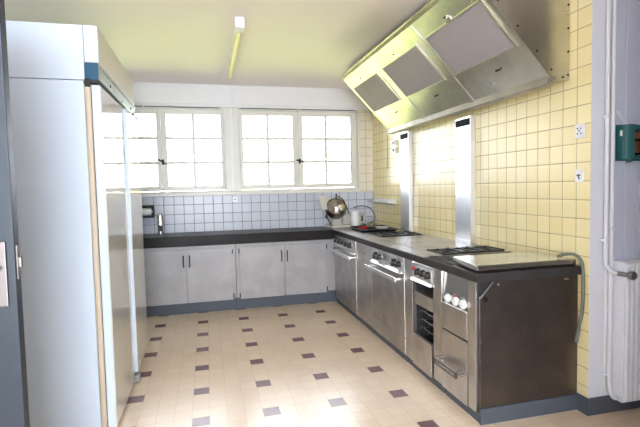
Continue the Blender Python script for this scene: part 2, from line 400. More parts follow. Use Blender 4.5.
# ================================================================== walk-in cold store on the left
cs = thing('cold_store', 'tall white walk-in cold store with glossy sliding doors, beside the blue-grey door', 'cold store', (-1.0, 3.2, 0))
obj('body', B(XL + .005, -.592, 2.62, 3.83, .0, 2.168, .004), 'laminate', cs)
obj('front_panel', B(XL + .005, -.590, 2.6, 2.62, .01, 1.889, .003), 'laminate', cs)
bm = B(XL + .005, -.584, 2.6, 2.62, 1.893, 2.17, .003); obj('upper_panel', bm, 'laminate', cs)
bm = new(); box(bm, -.592, -.516, 2.622, 3.82, 1.984, 2.169, .003, mi=1); box(bm, -.581, -.515, 2.6, 2.623, 1.982, 2.17, .003, mi=0)
obj('rail_fascia', bm, ['laminate', 'laminate_top'], cs)
bm = new(); box(bm, -.588, -.522, 2.616, 3.88, 1.897, 1.978, .003); box(bm, -.524, -.516, 2.616, 3.88, 1.966, 1.979, .002); box(bm, -.524, -.516, 2.616, 3.88, 1.896, 1.906, .002)
rail = obj('sliding_rail', bm, 'alu', cs)
bm = new()
for y, z in ((2.92, 1.93), (3.30, 1.912), (3.66, 1.93), (3.82, 1.92)): cyl(bm, (-.523, y, z), (-.517, y, z), .008, n=10)
objs('bolt', bm, 'iron', rail)
o = obj('end_cap', B(-.586, -.520, 2.598, 2.618, 1.894, 1.980, .004), 'blue_cap', rail); o['label'] = 'bright blue end cap'
bm = new(); box(bm, -.528, -.505, 3.862, 3.89, 1.862, 1.90, .003); box(bm, -.522, -.51, 3.70, 3.73, 1.876, 1.9, .003); objs('stop', bm, 'iron', rail)
o = obj('gasket', tube(new(), [(-.574, 2.603, .02), (-.574, 2.603, 1.855)], .0155, 12), 'gasket', cs); o['label'] = 'cream upright seal'
bm = new(); box(bm, -.585, -.562, 2.592, 2.612, 1.845, 1.90, .003); cyl(bm, (-.575, 2.59, 1.875), (-.575, 2.612, 1.875), .013); box(bm, -.575, -.525, 2.60, 2.612, 1.878, 1.896, .002)
obj('hanger', bm, 'iron', cs)
def leaf(x0, x1, y0, y1, z0, z1, nm):
    bm = new(); box(bm, x0, x1 - .004, y0, y1, z0, z1, .003, mi=0)
    l = obj('sliding_door', bm, 'laminate', cs)
    obj('glossy_face', B(x1 - .006, x1, y0 + .012, y1 - .004, z0 + .004, z1 - .004, .001), 'laminate_gloss', l)
leaf(-.556, -.512, 2.603, 3.255, .03, 1.868, 1); leaf(-.550, -.494, 3.275, 3.835, .075, 1.865, 2)
bm = new(); tube(bm, [(-.505, 3.30, .0), (-.505, 3.30, .075)], .012, 10); box(bm, -.53, -.485, 3.277, 3.33, .0, .05, .004); obj('door_guide', bm, 'alu', cs)

# ================================================================== back counter
tag(obj('worktop', B(XL + .005, 1.362, 4.865, WY - .003, .735, WT, .006), 'counter'), 'long dark grey worktop running under the windows', 'worktop')
def cupboard(x0, x1, doors, label):
    t = thing('base_cupboard', label, 'cupboard', ((x0 + x1) / 2, 5.15, 0), 'steel cupboards under the back worktop')
    y = 4.945
    obj('carcass', B(x0, x1, y, WY - .004, .14, .732, .003), 'steel_cab', t)
    obj('plinth', B(x0, x1, 5.00, 5.02, 0, .139), 'blue_skirt', t)
    for k, (a, b_) in enumerate(doors):
        d = obj('door', B(a, b_, y - .018, y - .001, .128, .691, .003), 'steel_cab', t)
        hx = b_ - .028 if k == 0 else a + .028
        bm = new(); tube(bm, curve([(hx, y - .018, .63), (hx, y - .036, .617), (hx, y - .038, .57), (hx, y - .036, .523), (hx, y - .018, .51)], 5), .0062, 8)
        h = obj('handle', bm, 'iron', d); h['label'] = 'small dark bow handle'
        bm = new(); qx = a - .002 if k == 0 else b_ + .002
        for z in (.17, .65): cyl(bm, (qx, y - .02, z - .025), (qx, y - .02, z + .025), .006, n=10)
        objs('hinge', bm, 'iron', d)
    return t
cupboard(XL + .005, .286, [(-.675, -.224), (-.218, .252), (-1.14, -.69)], 'steel cupboard with paired doors under the left window, half hidden by the cold store')
cupboard(.29, 1.43, [(.325, .812), (.818, 1.296)], 'steel double-door cupboard under the right window, next to the cooking range')
# paper roll holder on the white tiles, and the steel cylinder standing before it
t = thing('hanging_roll_holder', 'dark metal paper roll holder fixed to the white tiles', 'paper holder', (-.65, WY, 1.02))
bm = new(); box(bm, -.80, -.562, WY - .09, WY - .001, 1.135, 1.160, .004); box(bm, -.80, -.562, WY - .09, WY - .001, 1.022, 1.042, .004); box(bm, -.575, -.560, WY - .088, WY - .001, 1.03, 1.15, .003); box(bm, -.80, -.57, WY - .012, WY - .001, 1.03, 1.15)
obj('bracket', bm, 'iron', t); bm = new(); cyl(bm, (-.80, WY - .055, 1.088), (-.588, WY - .055, 1.088), .042, n=24); cyl(bm, (-.588, WY - .055, 1.088), (-.572, WY - .055, 1.088), .012); obj('paper_roll', bm, 'white_plastic', t)
t = thing('soap_dispenser', 'slim steel cylinder standing on the worktop before the white tiles', 'dispenser', (-.494, 5.26, WT))
obj('cylinder', lathe(new(), (-.494, 5.26, WT), (0, 0, 1), [(.001, .028), (.004, .035), (.20, .034), (.206, .030)]), 'chrome', t)
bm = lathe(new(), (-.494, 5.26, WT), (0, 0, 1), [(.204, .030), (.215, .031), (.224, .022), (.228, .005)]); obj('cap', bm, 'handle', t)
bm = new(); box(bm, -.515, -.478, 5.217, 5.228, WT + .03, WT + .10, .004); obj('level_window', bm, 'iron', t)

# ================================================================== cooking range along the yellow wall
FX = 1.392                                                                              # front plane
BK = XR - .004
GR = 'units of the cooking range'
def knob(bm, y, z, r=.018, x=FX, l=.03):
    lathe(bm, (x, y, z), (-1, 0, 0), [(0, r * 1.45), (.004, r * 1.45), (.006, r * 1.3)], 20, 1)
    lathe(bm, (x - .005, y, z), (-1, 0, 0), [(0, r * 1.12), (.003, r * 1.05), (l * .8, r * .85), (l, r * .7)], 18, 0)
    box(bm, x - l - .008, x - l * .5, y - .004, y + .004, z - r * 1.0, z + r * 1.0, .001, 0)
    box(bm, x - l - .009, x - l, y - .0025, y + .0025, z + r * .2, z + r * .95, .0005, 1)
def bar(bm, y0, y1, z, x=FX, out=.06, h=.026):
    """flat towel-bar handle on two arms"""
    box(bm, x - out, x - out + .012, y0, y1, z - h / 2, z + h / 2, .005)
    for y in (y0 + .03, y1 - .03): box(bm, x - out + .006, x - .001, y - .012, y + .012, z - .008, z + .008, .003)
def plinth(t, y0, y1): obj('plinth', B(1.412, BK, y0, y1, 0, .072), 'blue_skirt', t)
# --- far oven
def oven(y0, y1, label, kn, pz0, hy):
    t = thing('range_oven', label, 'oven', (1.7, (y0 + y1) / 2, 0), GR)
    obj('carcass', B(FX + .007, BK, y0, y1, .075, .786, .001), 'steel_v', t); plinth(t, y0 + .01, y1 - .01)
    cp = obj('control_panel', B(FX - .001, FX + .0068, y0 + .006, y1 - .006, pz0, .783, .002), 'handle', t); cp['label'] = 'bright control strip with dark knobs'
    bm = new(); box(bm, FX - .002, FX - .0009, y0 + .06, y1 - .06, pz0 + .035, pz0 + .085, .001); obj('label_strip', bm, 'steel', cp)
    for y, r in kn:
        k = new(); knob(k, y, .728, r, FX - .0012, .034); obj('knob', k, ['iron', 'handle'], cp)
    d = obj('oven_door', B(FX - .001, FX + .0068, y0 + .006, y1 - .006, .190, pz0 - .012, .004), 'steel_v', t)
    bm = new(); bar(bm, hy[0], hy[1], .618, FX - .001, .066, .034); obj('handle', bm, 'handle', d)
    obj('top_ledge', prism(new(), [(FX - .026, pz0 - .012), (FX - .010, pz0 - .016), (FX + .002, pz0 - .016), (FX + .002, pz0 + .002), (FX - .008, pz0 + .002)], 1, y0 + .03, y1 - .03), 'handle', t)
    obj('lower_panel', B(FX - .001, FX + .0068, y0 + .006, y1 - .006, .058, .178, .004), 'steel_v', t)
    return t
oven(4.166, 4.925, 'steel oven with bright bar handle at the range end beside the back worktop', [(4.80, .025), (4.68, .025), (4.565, .020), (4.44, .025), (4.31, .025)], .662, (4.19, 4.86))
t = thing('range_panel_unit', 'plain steel panel unit between the two ovens', 'range cabinet', (1.7, 3.95, 0), GR)
obj('carcass', B(FX + .002, BK, 3.742, 4.162, .06, .786, .003), 'steel', t); plinth(t, 3.75, 4.155)
bm = new(); cyl(bm, (FX - .004, 3.92, .70), (FX + .003, 3.92, .70), .006, n=10); objs('screw', bm, 'iron', t)
oven(3.056, 3.738, 'steel oven with bright bar handle in mid-range, left of the open grill unit', [(3.60, .028), (3.51, .022), (3.21, .028), (3.125, .022)], .675, (3.08, 3.75))
# --- narrow open unit
t = thing('grill_unit', 'narrow open-fronted steel grill unit with a red lamp, right of the middle oven', 'grill unit', (1.7, 2.78, 0), GR)
bm = new(); x1 = BK
box(bm, FX, x1, 2.93, 3.052, .06, .786, .003); box(bm, FX, x1, 2.520, 2.625, .06, .786, .003)                                 # cheeks
box(bm, 1.95, x1, 2.63, 2.925, .06, .786); box(bm, FX + .02, 1.95, 2.625, 2.93, .06, .075); box(bm, FX + .02, 1.95, 2.625, 2.93, .765, .786)
obj('carcass', bm, 'steel', t); plinth(t, 2.53, 3.045)
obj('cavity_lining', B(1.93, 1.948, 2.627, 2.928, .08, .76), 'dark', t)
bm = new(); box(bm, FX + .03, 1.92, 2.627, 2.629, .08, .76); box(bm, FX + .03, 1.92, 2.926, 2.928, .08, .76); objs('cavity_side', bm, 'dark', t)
cp = obj('control_panel', B(FX - .006, FX + .02, 2.632, 2.922, .668, .764, .003), 'handle', t)
bm = new(); lathe(bm, (FX - .005, 2.882, .737), (-1, 0, 0), [(0, .019), (.006, .019), (.012, .014), (.016, .004)], 16); o = obj('indicator_lamp', bm, 'redlamp', cp); o['label'] = 'round red indicator lamp'
for y in (2.80, 2.728, 2.66):
    k = new(); knob(k, y, .728, .023, FX - .006, .03); obj('knob', k, ['iron', 'handle'], cp)
obj('ledge', prism(new(), [(FX - .02, .655), (FX + .02, .65), (FX + .02, .672), (FX - .006, .672)], 1, 2.632, 2.922), 'handle', t)
obj('drawer', B(FX - .004, FX + .35, 2.634, 2.90, .490, .578, .003), 'steel', t)
obj('lower_panel', B(FX - .006, FX + .02, 2.645, 2.922, .052, .273, .003), 'steel', t)
bm = new()
for z in (.30, .36, .42):
    for k in range(7): tube(bm, [(FX + .06 + k * .06, 2.632, z), (FX + .06 + k * .06, 2.924, z + .01)], .004, 6)
    for y in (2.65, 2.78, 2.91): tube(bm, [(FX + .04, y, z), (FX + .45, y, z)], .004, 6)
obj('wire_rack', bm, 'grate', t)
bm = new()
for k in range(3):
    lathe(bm, (FX + .14, 2.70 + k * .075, .285), (0, 0, 1), [(0, .02), (.01, .045), (.04, .05), (.045, .047)], 14)
objs('burner', bm, 'iron', t)
# --- near unit with three white knobs
t = thing('fryer_unit', 'steel fryer unit with three white knobs at the near end of the range', 'fryer', (1.7, 2.35, 0), GR)
obj('carcass', B(FX + .05, BK, 2.145, 2.515, .06, .786), 'steel', t); plinth(t, 2.15, 2.51)
bm = new(); box(bm, FX, FX + .049, 2.150, 2.226, .06, .786, .004, seg=2); obj('corner_post', bm, 'steel', t)
cp = obj('control_panel', prism(new(), [(FX + .006, .588), (FX + .049, .588), (FX + .049, .785), (FX + .022, .785)], 1, 2.232, 2.513), 'steel_lid', t)
for y, z in ((2.424, .632), (2.335, .632), (2.258, .632)):
    k = lathe(new(), (FX + .010, y, z), (-1, 0, .12), [(0, .014), (.014, .016), (.016, .026), (.026, .026), (.032, .02)], 22)
    box(k, FX - .026, FX - .018, y - .022, y + .022, z - .001, z + .005, .001); o = obj('knob', k, 'white_plastic', cp); o['label'] = 'round white knob'
bm = lathe(new(), (FX + .010, 2.375, .652), (-1, 0, 0), [(0, .008), (.008, .007)], 12); o = obj('indicator_lamp', bm, 'redlamp', cp); o['label'] = 'small red lamp'
obj('upper_drawer', B(FX - .004, FX + .045, 2.232, 2.513, .434, .592, .004), 'steel', t)
d = obj('lower_door', B(FX - .004, FX + .045, 2.232, 2.513, .056, .424, .004), 'steel', t)
bm = new(); y0, y1, z = 2.258, 2.505, .232
for dz in (-.013, .013): tube(bm, [(FX - .055, y0, z + dz), (FX - .055, y1, z + dz)], .009, 10)
for y in (y0 + .008, y1 - .008):
    for dz in (-.013, .013): tube(bm, [(FX - .055, y, z + dz), (FX - .003, y, z + dz + .006)], .008, 8)
    box(bm, FX - .062, FX - .046, y - .009, y + .009, z - .02, z + .02, .003)
obj('handle', bm, 'steel_end', d)
# end panel
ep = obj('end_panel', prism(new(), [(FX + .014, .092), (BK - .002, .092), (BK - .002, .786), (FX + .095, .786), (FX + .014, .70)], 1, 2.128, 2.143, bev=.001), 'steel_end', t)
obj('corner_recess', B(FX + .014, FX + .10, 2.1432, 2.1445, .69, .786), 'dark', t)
bm = prism(new(), [(FX + .014, .694), (FX + .098, .786), (FX + .088, .786), (FX + .014, .705)], 1, 2.124, 2.130); obj('gusset_edge', bm, 'handle', ep)
bm = new()
for x, z in ((1.515, .766), (1.945, .766), (1.96, .766)): cyl(bm, (x, 2.129, z), (x, 2.122, z), .006, n=10)
objs('bolt', bm, 'handle', ep)
obj('cable_hole', cyl(new(), (1.437, 2.129, .690), (1.437, 2.1268, .690), .016, n=20), 'black', ep)
obj('end_plinth', B(1.404, BK - .002, 2.122, 2.14, 0, .090, .003), 'blue_skirt', t)

# --- worktop of the range
TX = 1.372
rt = thing('range_worktop', 'dark-edged steel cooktop with two black burner slots, over the ovens', 'cooktop', (1.7, 3.7, .79))
bm = new(); box(bm, TX, BK, 2.71, WY - .004, .789, .834, .004, mi=0); box(bm, TX + .003, 1.50, 3.31, WY - .006, .833, .840, .002, mi=1); box(bm, TX + .003, 1.50, 2.712, 3.306, .833, .840, .002, mi=1)
box(bm, 1.50, BK, 4.30, WY - .006, .833, .839, .002, mi=1)
obj('slab', bm, ['rim', 'rim_top'], rt)
for n, (y0, y1) in enumerate(((2.99, 3.42), (3.425, 3.90))):
    obj('hotplate', B(1.505, BK - .03, y0, y1, .833, .842, .003), 'steel_top', rt)
bm = new(); box(bm, 1.503, BK - .002, 2.712, 2.735, .833, .841, .002); box(bm, 1.503, 1.530, 2.735, 2.985, .833, .841, .002); box(bm, 1.503, 1.56, 3.905, 4.296, .833, .841, .002)
box(bm, BK - .028, BK - .002, 2.99, 4.296, .833, .841, .002)
obj('plate_border', bm, 'steel_top', rt)
def burner(y0, y1, x0, x1, n):
    w = obj('burner_well', B(x0, x1, y0, y1, .832, .8365), 'black', rt)
    bm = new()
    for k in range(n):
        x = x0 + (k + .5) * (x1 - x0) / n
        lathe(bm, (x, (y0 + y1) / 2, .836), (0, 0, 1), [(0, .045), (.006, .045), (.009, .03), (.012, .028), (.013, .01)], 18)
    objs('burner_ring', bm, 'iron', w)
    bm = new()
    for k in range(2 * n + 1):
        x = x0 + k * (x1 - x0) / (2 * n)
        box(bm, x - .006, x + .006, y0 + .004, y1 - .004, .843, .853, .002)
    for y in (y0 + .008, y1 - .008): box(bm, x0, x1, y - .007, y + .007, .837, .850, .002)
    obj('grate', bm, 'iron', w)
    bm = new()
    for k in range(1, n): box(bm, x0 + k * (x1 - x0) / n - .007, x0 + k * (x1 - x0) / n + .007, y0 + .002, y1 - .002, .853, .857, .002)
    objs('grate_bar', bm, 'grate', w)
burner(3.925, 4.275, 1.57, 1.965, 3); burner(2.745, 2.975, 1.535, 2.005, 3)
# near slab over the fryer, one step apart from the long one
obj('near_slab', B(TX - .004, BK, 2.098, 2.704, .789, .838, .005), 'rim', rt)
t = thing('fryer_cover', 'flat steel lid resting on the near end of the cooktop', 'lid', (1.7, 2.3, WT))
bm = new(); prism(bm, [(1.378, 2.112), (2.0, 2.118), (1.99, 2.455), (1.445, 2.455), (1.425, 2.44)], 2, .848, .878, bev=.005); obj('cover', bm, 'steel_lid', t)
bm = new(); box(bm, 1.47, 1.97, 2.15, 2.42, .8385, .849); obj('underframe', bm, 'black', t)
bm = new(); tube(bm, curve([(1.405, 2.69, .846), (1.41, 2.60, .846), (1.44, 2.48, .858), (1.45, 2.42, .862)], 5), .005, 8); tube(bm, [(1.405, 2.69, .846), (1.47, 2.66, .844), (1.50, 2.46, .85)], .004, 8); tube(bm, [(1.42, 2.54, .850), (1.40, 2.50, .842), (1.40, 2.40, .843)], .004, 8)
obj('hinge_arm', bm, 'iron', t)
bm = new(); box(bm, 2.002, 2.03, 2.14, 2.30, .839, .868, .003); obj('back_hinge', bm, 'steel_end', t)

# --- flues
def flue(y0, y1, z1, label):
    t = thing('flue_duct', label, 'flue', (2.01, (y0 + y1) / 2, WT), 'steel flue ducts on the yellow wall')
    x0 = 1.992
    obj('shell', B(x0, XR - .003, y0, y1, .858, z1, .003), 'steel_flue', t)
    obj('foot', B(x0 - .006, XR - .003, y0 - .005, y1 + .005, .8425, .868, .002), 'steel_flue', t)
    g = obj('vent_opening', B(x0 - .002, x0 + .002, y0 + .008, y1 - .008, z1 - .072, z1 - .018, .001), 'void', t)
    bm = new()
    for y in (y0 + .022, y1 - .022, (y0 + y1) / 2 - .03): cyl(bm, (x0 - .003, y, 1.517), (x0 + .002, y, 1.517), .006, n=8)
    objs('screw', bm, 'iron', t)
    return t
flue(3.14, 3.362, 1.842, 'steel flue duct with black vent, the nearer one, rising beside the hotplates')
flue(4.246, 4.448, 1.862, 'steel flue duct with black vent, the farther one, rising behind the black tray')

# ================================================================== extractor hood
hd = thing('extractor_hood', 'big sloping steel extractor hood with three mesh filters over the range', 'extractor hood', (1.8, 3.4, 1.9))
y0, y1 = 2.205, 4.55; zl, zu, xl, xu = 1.905, 2.42, 1.92, 1.42
L = math.hypot(xl - xu, zu - zl); U = Vector(((xu - xl) / L, 0, (zu - zl) / L)); NN = Vector((-(zu - zl) / L, 0, -(xl - xu) / L))
def slab(bm, ya, yb_, s0, s1, n0, n1, mi=0, bev=.002):
    """block on the sloping face: s along the slope (0 low edge .. 1 high edge), n out of the face (m)"""
    pts = []
    for s, n in ((s0, n0), (s1, n0), (s1, n1), (s0, n1)):
        p = Vector((xl, 0, zl)) + U * (s * L) + NN * n; pts.append((p.x, p.z))
    prism(bm, pts, 1, ya, yb_, mi, bev)
bm = new(); prism(bm, [(xl, zl), (xu, zu), (xu, zu + .045), (XR - .004, zu + .045), (XR - .004, zl - .012), (xl + .02, zl - .012)], 1, y0, y1, 0, .002); obj('casing', bm, 'steel_hood', hd)
for a, b_ in ((3.85, 4.505), (3.07, 3.71), (2.28, 2.915)):
    fr_ = new()
    for ya, yb_, s0, s1 in ((a - .014, b_ + .014, .345, .362), (a - .014, b_ + .014, .812, .828), (a - .014, a, .36, .815), (b_, b_ + .014, .36, .815)): slab(fr_, ya, yb_, s0, s1, 0, .012)
    f = obj('filter_frame', fr_, 'steel_hood', hd)
    bm = new(); slab(bm, a, b_, .362, .812, .002, .007, bev=.001); o = obj('filter_mesh', bm, 'mesh', f); o['label'] = 'grey woven grease filter'
    bm = new(); c = (a + b_) / 2
    slab(bm, c - .03, c + .03, .815, .855, .0, .012); slab(bm, c - .010, c + .010, .855, .875, 0, .02); obj('latch', bm, 'steel_hood', f)
    bm = new(); slab(bm, c - .012, c + .012, .868, .882, .012, .022); slab(bm, c - .10, c - .075, .222, .236, 0, .012); slab(bm, c - .07, c - .045, .222, .236, 0, .012); objs('screw', bm, 'iron', f)
bm = new()
for y in (3.752, 2.985): slab(bm, y - .030, y + .030, .0, .985, 0, .008)
slab(bm, y1 - .02, y1, .0, 1., 0, .008); slab(bm, y0, y0 + .03, .0, 1., 0, .008)
objs('seam_cover', bm, 'steel_hood', hd)
bm = new(); prism(bm, [(xl - .012, zl + .012), (xl - .020, zl - .030), (xl - .008, zl - .044), (xl + .034, zl - .044), (xl + .034, zl - .034), (xl + .000, zl - .030), (xl + .004, zl - .004)], 1, y0 + .02, y1 - .005, 0, .002)
cyl(bm, (xl + .012, y0 + .02, zl - .010), (xl + .012, y0 - .004, zl - .010), .013); obj('grease_gutter', bm, 'steel_gutter', hd)
bm = new()
for s in (.06, .25, .5, .75): p = Vector((xl, 0, zl)) + U * (s * L); cyl(bm, (p.x + .022, y0 + .001, p.z + .01), (p.x + .022, y0 - .005, p.z + .01), .006, n=10)
for z in (1.92, 2.05, 2.18, 2.31, 2.43): cyl(bm, (XR - .016, y0 + .001, z), (XR - .016, y0 - .005, z), .006, n=10)
cyl(bm, (XR - .05, y0 + .001, 1.905), (XR - .05, y0 - .005, 1.905), .006, n=10)
objs('rivet', bm, 'iron', hd)
bm = new(); box(bm, xu - .004, xu + .002, y0, y1, zu + .002, zu + .045, .001); box(bm, xu - .012, xu, y0, y1, zu + .040, zu + .048, .002); obj('front_lip', bm, 'steel_hood', hd)
tag(obj('pull_cord', tube(new(), curve([(XR - .012, 4.865, 1.893), (XR - .010, 4.87, 1.75), (XR - .011, 4.885, 1.62), (XR - .010, 4.89, 1.51)], 6), .004, 8), 'hose'), 'thin brown cord hanging on yellow tiles below the far end of the hood', 'cord')

# ================================================================== small things on the worktops
# meat slicer
t = thing('meat_slicer', 'chrome meat slicer with round blade in the corner of the worktop', 'meat slicer', (1.55, 5.15, WT))
obj('base', B(1.40, 1.64, 5.02, 5.34, WT + .001, WT + .032, .010, seg=3), 'slicer', t)
obj('motor_housing', B(1.585, 1.875, 5.20, 5.345, WT + .004, .985, .018, seg=3), 'slicer', t)
s = obj('switch', B(1.81, 1.832, 5.192, 5.202, .895, .965, .003), 'black', t)
ax = Vector((-.30, -.95, .10)).normalized(); c = Vector((1.478, 5.135, 1.062))
b_ = obj('blade', lathe(new(), c, ax, [(-.006, .122), (-.002, .127), (0, .127), (.003, .118), (.006, .05)], 40), 'steel_end', t)
obj('blade_cover', lathe(new(), c, ax, [(.002, .121), (.014, .119), (.034, .10), (.052, .065), (.060, .012)], 32), 'steel_dome', t)
bm = new(); prism(bm, [(1.43, WT + .03), (1.55, WT + .03), (1.53, .99), (1.46, .99)], 1, 5.15, 5.21, 0, .004); obj('blade_support', bm, 'slicer', t)
bm = new(); tube(bm, curve([(1.50, 5.12, 1.21), (1.56, 5.10, 1.16), (1.605, 5.10, 1.06), (1.63, 5.12, 1.0)], 5), .006, 8); cyl(bm, (1.478, 5.12, 1.19), (1.478, 5.11, 1.235), .010); obj('guard_rod', bm, 'iron', t)
R_ = Matrix.Translation((1.345, 5.16, 1.135)) @ Matrix.Rotation(math.radians(-52), 4, 'Z') @ Matrix.Rotation(math.radians(-22), 4, 'Y')
obj('food_carriage', B(-.008, .008, -.075, .075, -.085, .085, .004, mat=R_), 'frame_paint', t)
bm = new(); tube(bm, [(1.36, 5.16, 1.06), (1.375, 5.15, .95), (1.415, 5.12, .868)], .008, 8); cyl(bm, (1.362, 5.14, .985), (1.345, 5.10, .965), .012); obj('carriage_arm', bm, 'iron', t)
pc = obj('power_cord', tube(new(), curve([(1.69, 5.13, 1.065), (1.78, 5.11, 1.085), (1.88, 5.10, 1.06), (1.95, 5.12, .98), (1.955, 5.13, .91), (1.91, 5.13, .865), (1.84, 5.15, .862), (1.82, 5.20, .87)], 8), .0055, 8), 'iron', t)
tag(obj('white_beaker', lathe(new(), (1.706, 5.115, WT), (0, 0, 1), [(0, .044), (.003, .047), (.185, .051), (.185, .048), (.02, .045), (.019, .002)], 28), 'white_plastic'), 'tall plain white plastic beaker beside the meat slicer', 'beaker')
# black tray
Rz = math.radians(-6); TC = Vector((1.755, 4.655, .8405))
def rt_(x, y, z=0.): return (TC.x + x * math.cos(Rz) - y * math.sin(Rz), TC.y + x * math.sin(Rz) + y * math.cos(Rz), TC.z + z)
bm = new(); hx, hy = .195, .275
def ring(k, z, r): return [bm.verts.new(rt_(sx * (hx - k - r) + r * math.cos(a), sy * (hy - k - r) + r * math.sin(a), z)) for (sx, sy, a0) in ((1, 1, 0), (-1, 1, 90), (-1, -1, 180), (1, -1, 270)) for a in [math.radians(a0 + q * 22.5) for q in range(5)]]
rings = [ring(.02, 0.0005, .02), ring(.0, .024, .03), ring(-.008, .025, .03), ring(-.008, .022, .03), ring(.003, .020, .03), ring(.022, .003, .02)]
rings = [rings[0], rings[3], rings[2], rings[1], ring(.004, .022, .03), ring(.022, .004, .02)]
for i in range(len(rings) - 1):
    for k in range(20): bm.faces.new((rings[i][k], rings[i][(k + 1) % 20], rings[i + 1][(k + 1) % 20], rings[i + 1][k]))
bm.faces.new(rings[0][::-1]); bm.faces.new(rings[-1]); bmesh.ops.recalc_face_normals(bm, faces=bm.faces)
tag(obj('baking_tray', bm, 'black'), 'black baking tray on the cooktop before the farther flue', 'tray')
def crumple(name, c, s, amp, seed, mat):
    t = new(); bmesh.ops.create_icosphere(t, subdivisions=3, radius=1.)
    rnd = random.Random(seed); ph = [rnd.uniform(0, 6) for _ in range(6)]
    for v in t.verts:
        k = 1 + amp * (math.sin(5 * v.co.x + ph[0]) * math.sin(4 * v.co.y + ph[1]) + .6 * math.sin(9 * v.co.z + ph[2] + 3 * v.co.x))
        v.co = Vector((v.co.x * s[0] * k, v.co.y * s[1] * k, max(v.co.z * k, -.75) * s[2])) + Vector(c)
    return obj(name, t, mat)
tag(crumple('red_cloth', (1.70, 4.80, .856), (.055, .07, .014), .22, 3, 'red'), 'crumpled red cloth lying in the black tray', 'cloth')
tag(crumple('grey_cloth', (1.80, 4.82, .8765), (.055, .06, .038), .15, 5, 'hose'), 'grey rolled cloth heaped in the black tray', 'cloth')
bm = lathe(new(), (1.862, 4.66, .8455), (0, 0, 1), [(0, .05), (.004, .06), (.022, .075), (.022, .071), (.006, .055), (.005, .002)], 28)
tag(obj('cream_dish', bm, 'frame_paint'), 'shallow cream dish in the black tray', 'dish')

# shelf and sockets on the walls
t = thing('soap_shelf', 'small white ceramic shelf on the yellow tiles left of the farther flue', 'shelf', (XR - .05, 4.98, 1.13))
bm = new(); prism(bm, [(XR - .11, 1.128), (XR - .002, 1.105), (XR - .002, 1.166), (XR - .012, 1.166), (XR - .014, 1.145), (XR - .10, 1.145), (XR - .103, 1.158), (XR - .112, 1.155)], 1, 4.66, 5.30, 0, .003)
obj('ledge', bm, 'white_plastic', t)
def socket(name, x, y, z, w, h, label, slots, face='right', group=None):
    t = thing(name, label, 'socket', (x, y, z), group)
    bm = new()
    if face == 'right':
        box(bm, x - .011, x - .001, y - w, y + w, z - h, z + h, .004); obj('plate', bm, 'white_plastic', t)
        bm = new(); lathe(bm, (x - .010, y, z), (-1, 0, 0), [(0, w * .72), (.003, w * .70), (.004, w * .6), (.002, w * .58)], 24); obj('insert', bm, 'white_plastic', t)
        bm = new()
        for dy, dz in slots: cyl(bm, (x - .0115, y + dy, z + dz), (x - .0145, y + dy, z + dz), .0045, n=10)
    else:
        box(bm, x - w, x + w, y - .014, y - .001, z - h, z + h, .004); obj('plate', bm, 'white_plastic', t)
        bm = new()
        for dy, dz in slots: cyl(bm, (x + dy, y - .013, z + dz), (x + dy, y - .0165, z + dz), .008, n=10)
    objs('hole', bm, 'iron', t); return t
socket('wall_socket', XR, 2.122, 1.592, .034, .040, 'white wall socket on the yellow tiles, upper of the two beside the pillar', [(-.012, .014), (.012, .014), (-.012, -.014), (.012, -.014), (0, 0)])
socket('wall_socket', XR, 2.124, 1.343, .030, .036, 'white wall socket on the yellow tiles, lower one with a dark slotted centre', [(-.008, 0.004), (.008, .004), (0, -.006), (0, .004), (-.004, -.014)])
socket('wall_socket', .325, WY, 1.198, .028, .030, 'small white socket on the white tiles between the two windows', [(0, -.002)], 'back')
bm = new(); box(bm, XR - .03, XR - .001, 4.63, 4.70, 1.755, 1.81, .004); box(bm, XR - .034, XR - .028, 4.65, 4.68, 1.77, 1.795, .002, mi=1)
tag(obj('switch_box', bm, ['white_plastic', 'iron']), 'small grey switch box on the tiles left of the farther flue, upper one', 'switch')
bm = new(); box(bm, XR - .03, XR - .001, 4.63, 4.70, 1.67, 1.74, .004); box(bm, XR - .034, XR - .028, 4.65, 4.68, 1.69, 1.72, .002, mi=1)
tag(obj('switch_box', bm, ['white_plastic', 'iron']), 'small grey switch box on the tiles left of the farther flue, lower one', 'switch')
tag(obj('gas_hose', tube(new(), curve([(1.925, 2.16, .890), (1.965, 2.155, .901), (2.01, 2.13, .90), (2.022, 2.095, .87), (2.024, 2.082, .80), (2.024, 2.08, .70), (2.022, 2.085, .58), (2.018, 2.10, .50), (2.012, 2.112, .40)], 7), .009, 10), 'hose'), 'grey-green rubber hose looping over the near end of the range', 'hose')

# curtain rods
def rod(x0, x1, xb, label):
    t = thing('curtain_rod', label, 'curtain rod', ((x0 + x1) / 2, WY - .03, 2.243), 'thin curtain rods over the windows')
    obj('rod', tube(new(), [(x0, WY - .034, 2.243), (x1, WY - .034, 2.243)], .005, 8), 'grate', t)
    for x in xb:
        bm = new(); box(bm, x - .008, x + .008, WY - .044, WY - .001, 2.228, 2.254, .003); obj('bracket', bm, 'frame_paint', t)
    return t
rod(-1.15, .205, (-1.1, -.63, .19), 'thin dark curtain rod above the left window')
rod(.392, 1.83, (.41, 1.085, 1.11, 1.815), 'thin dark curtain rod above the right window')

# ceiling lamp
t = thing('ceiling_lamp', 'long fluorescent batten lamp on the ceiling', 'lamp', (.27, 4.05, H))
obj('batten', B(.246, .298, 3.36, 4.78, H - .042, H - .001, .004), 'lamp_white', t)
bm = new(); box(bm, .237, .305, 3.26, 3.372, H - .075, H - .001, .006); obj('end_housing', bm, 'lamp_white', t)
obj('end_cap', B(.256, .288, 4.765, 4.80, H - .082, H - .001, .004), 'lamp_white', t)
o = obj('lamp_tube', tube(new(), [(.272, 3.37, H - .060), (.272, 4.77, H - .060)], .021, 14), 'tube', t); o['label'] = 'warm yellow tube'

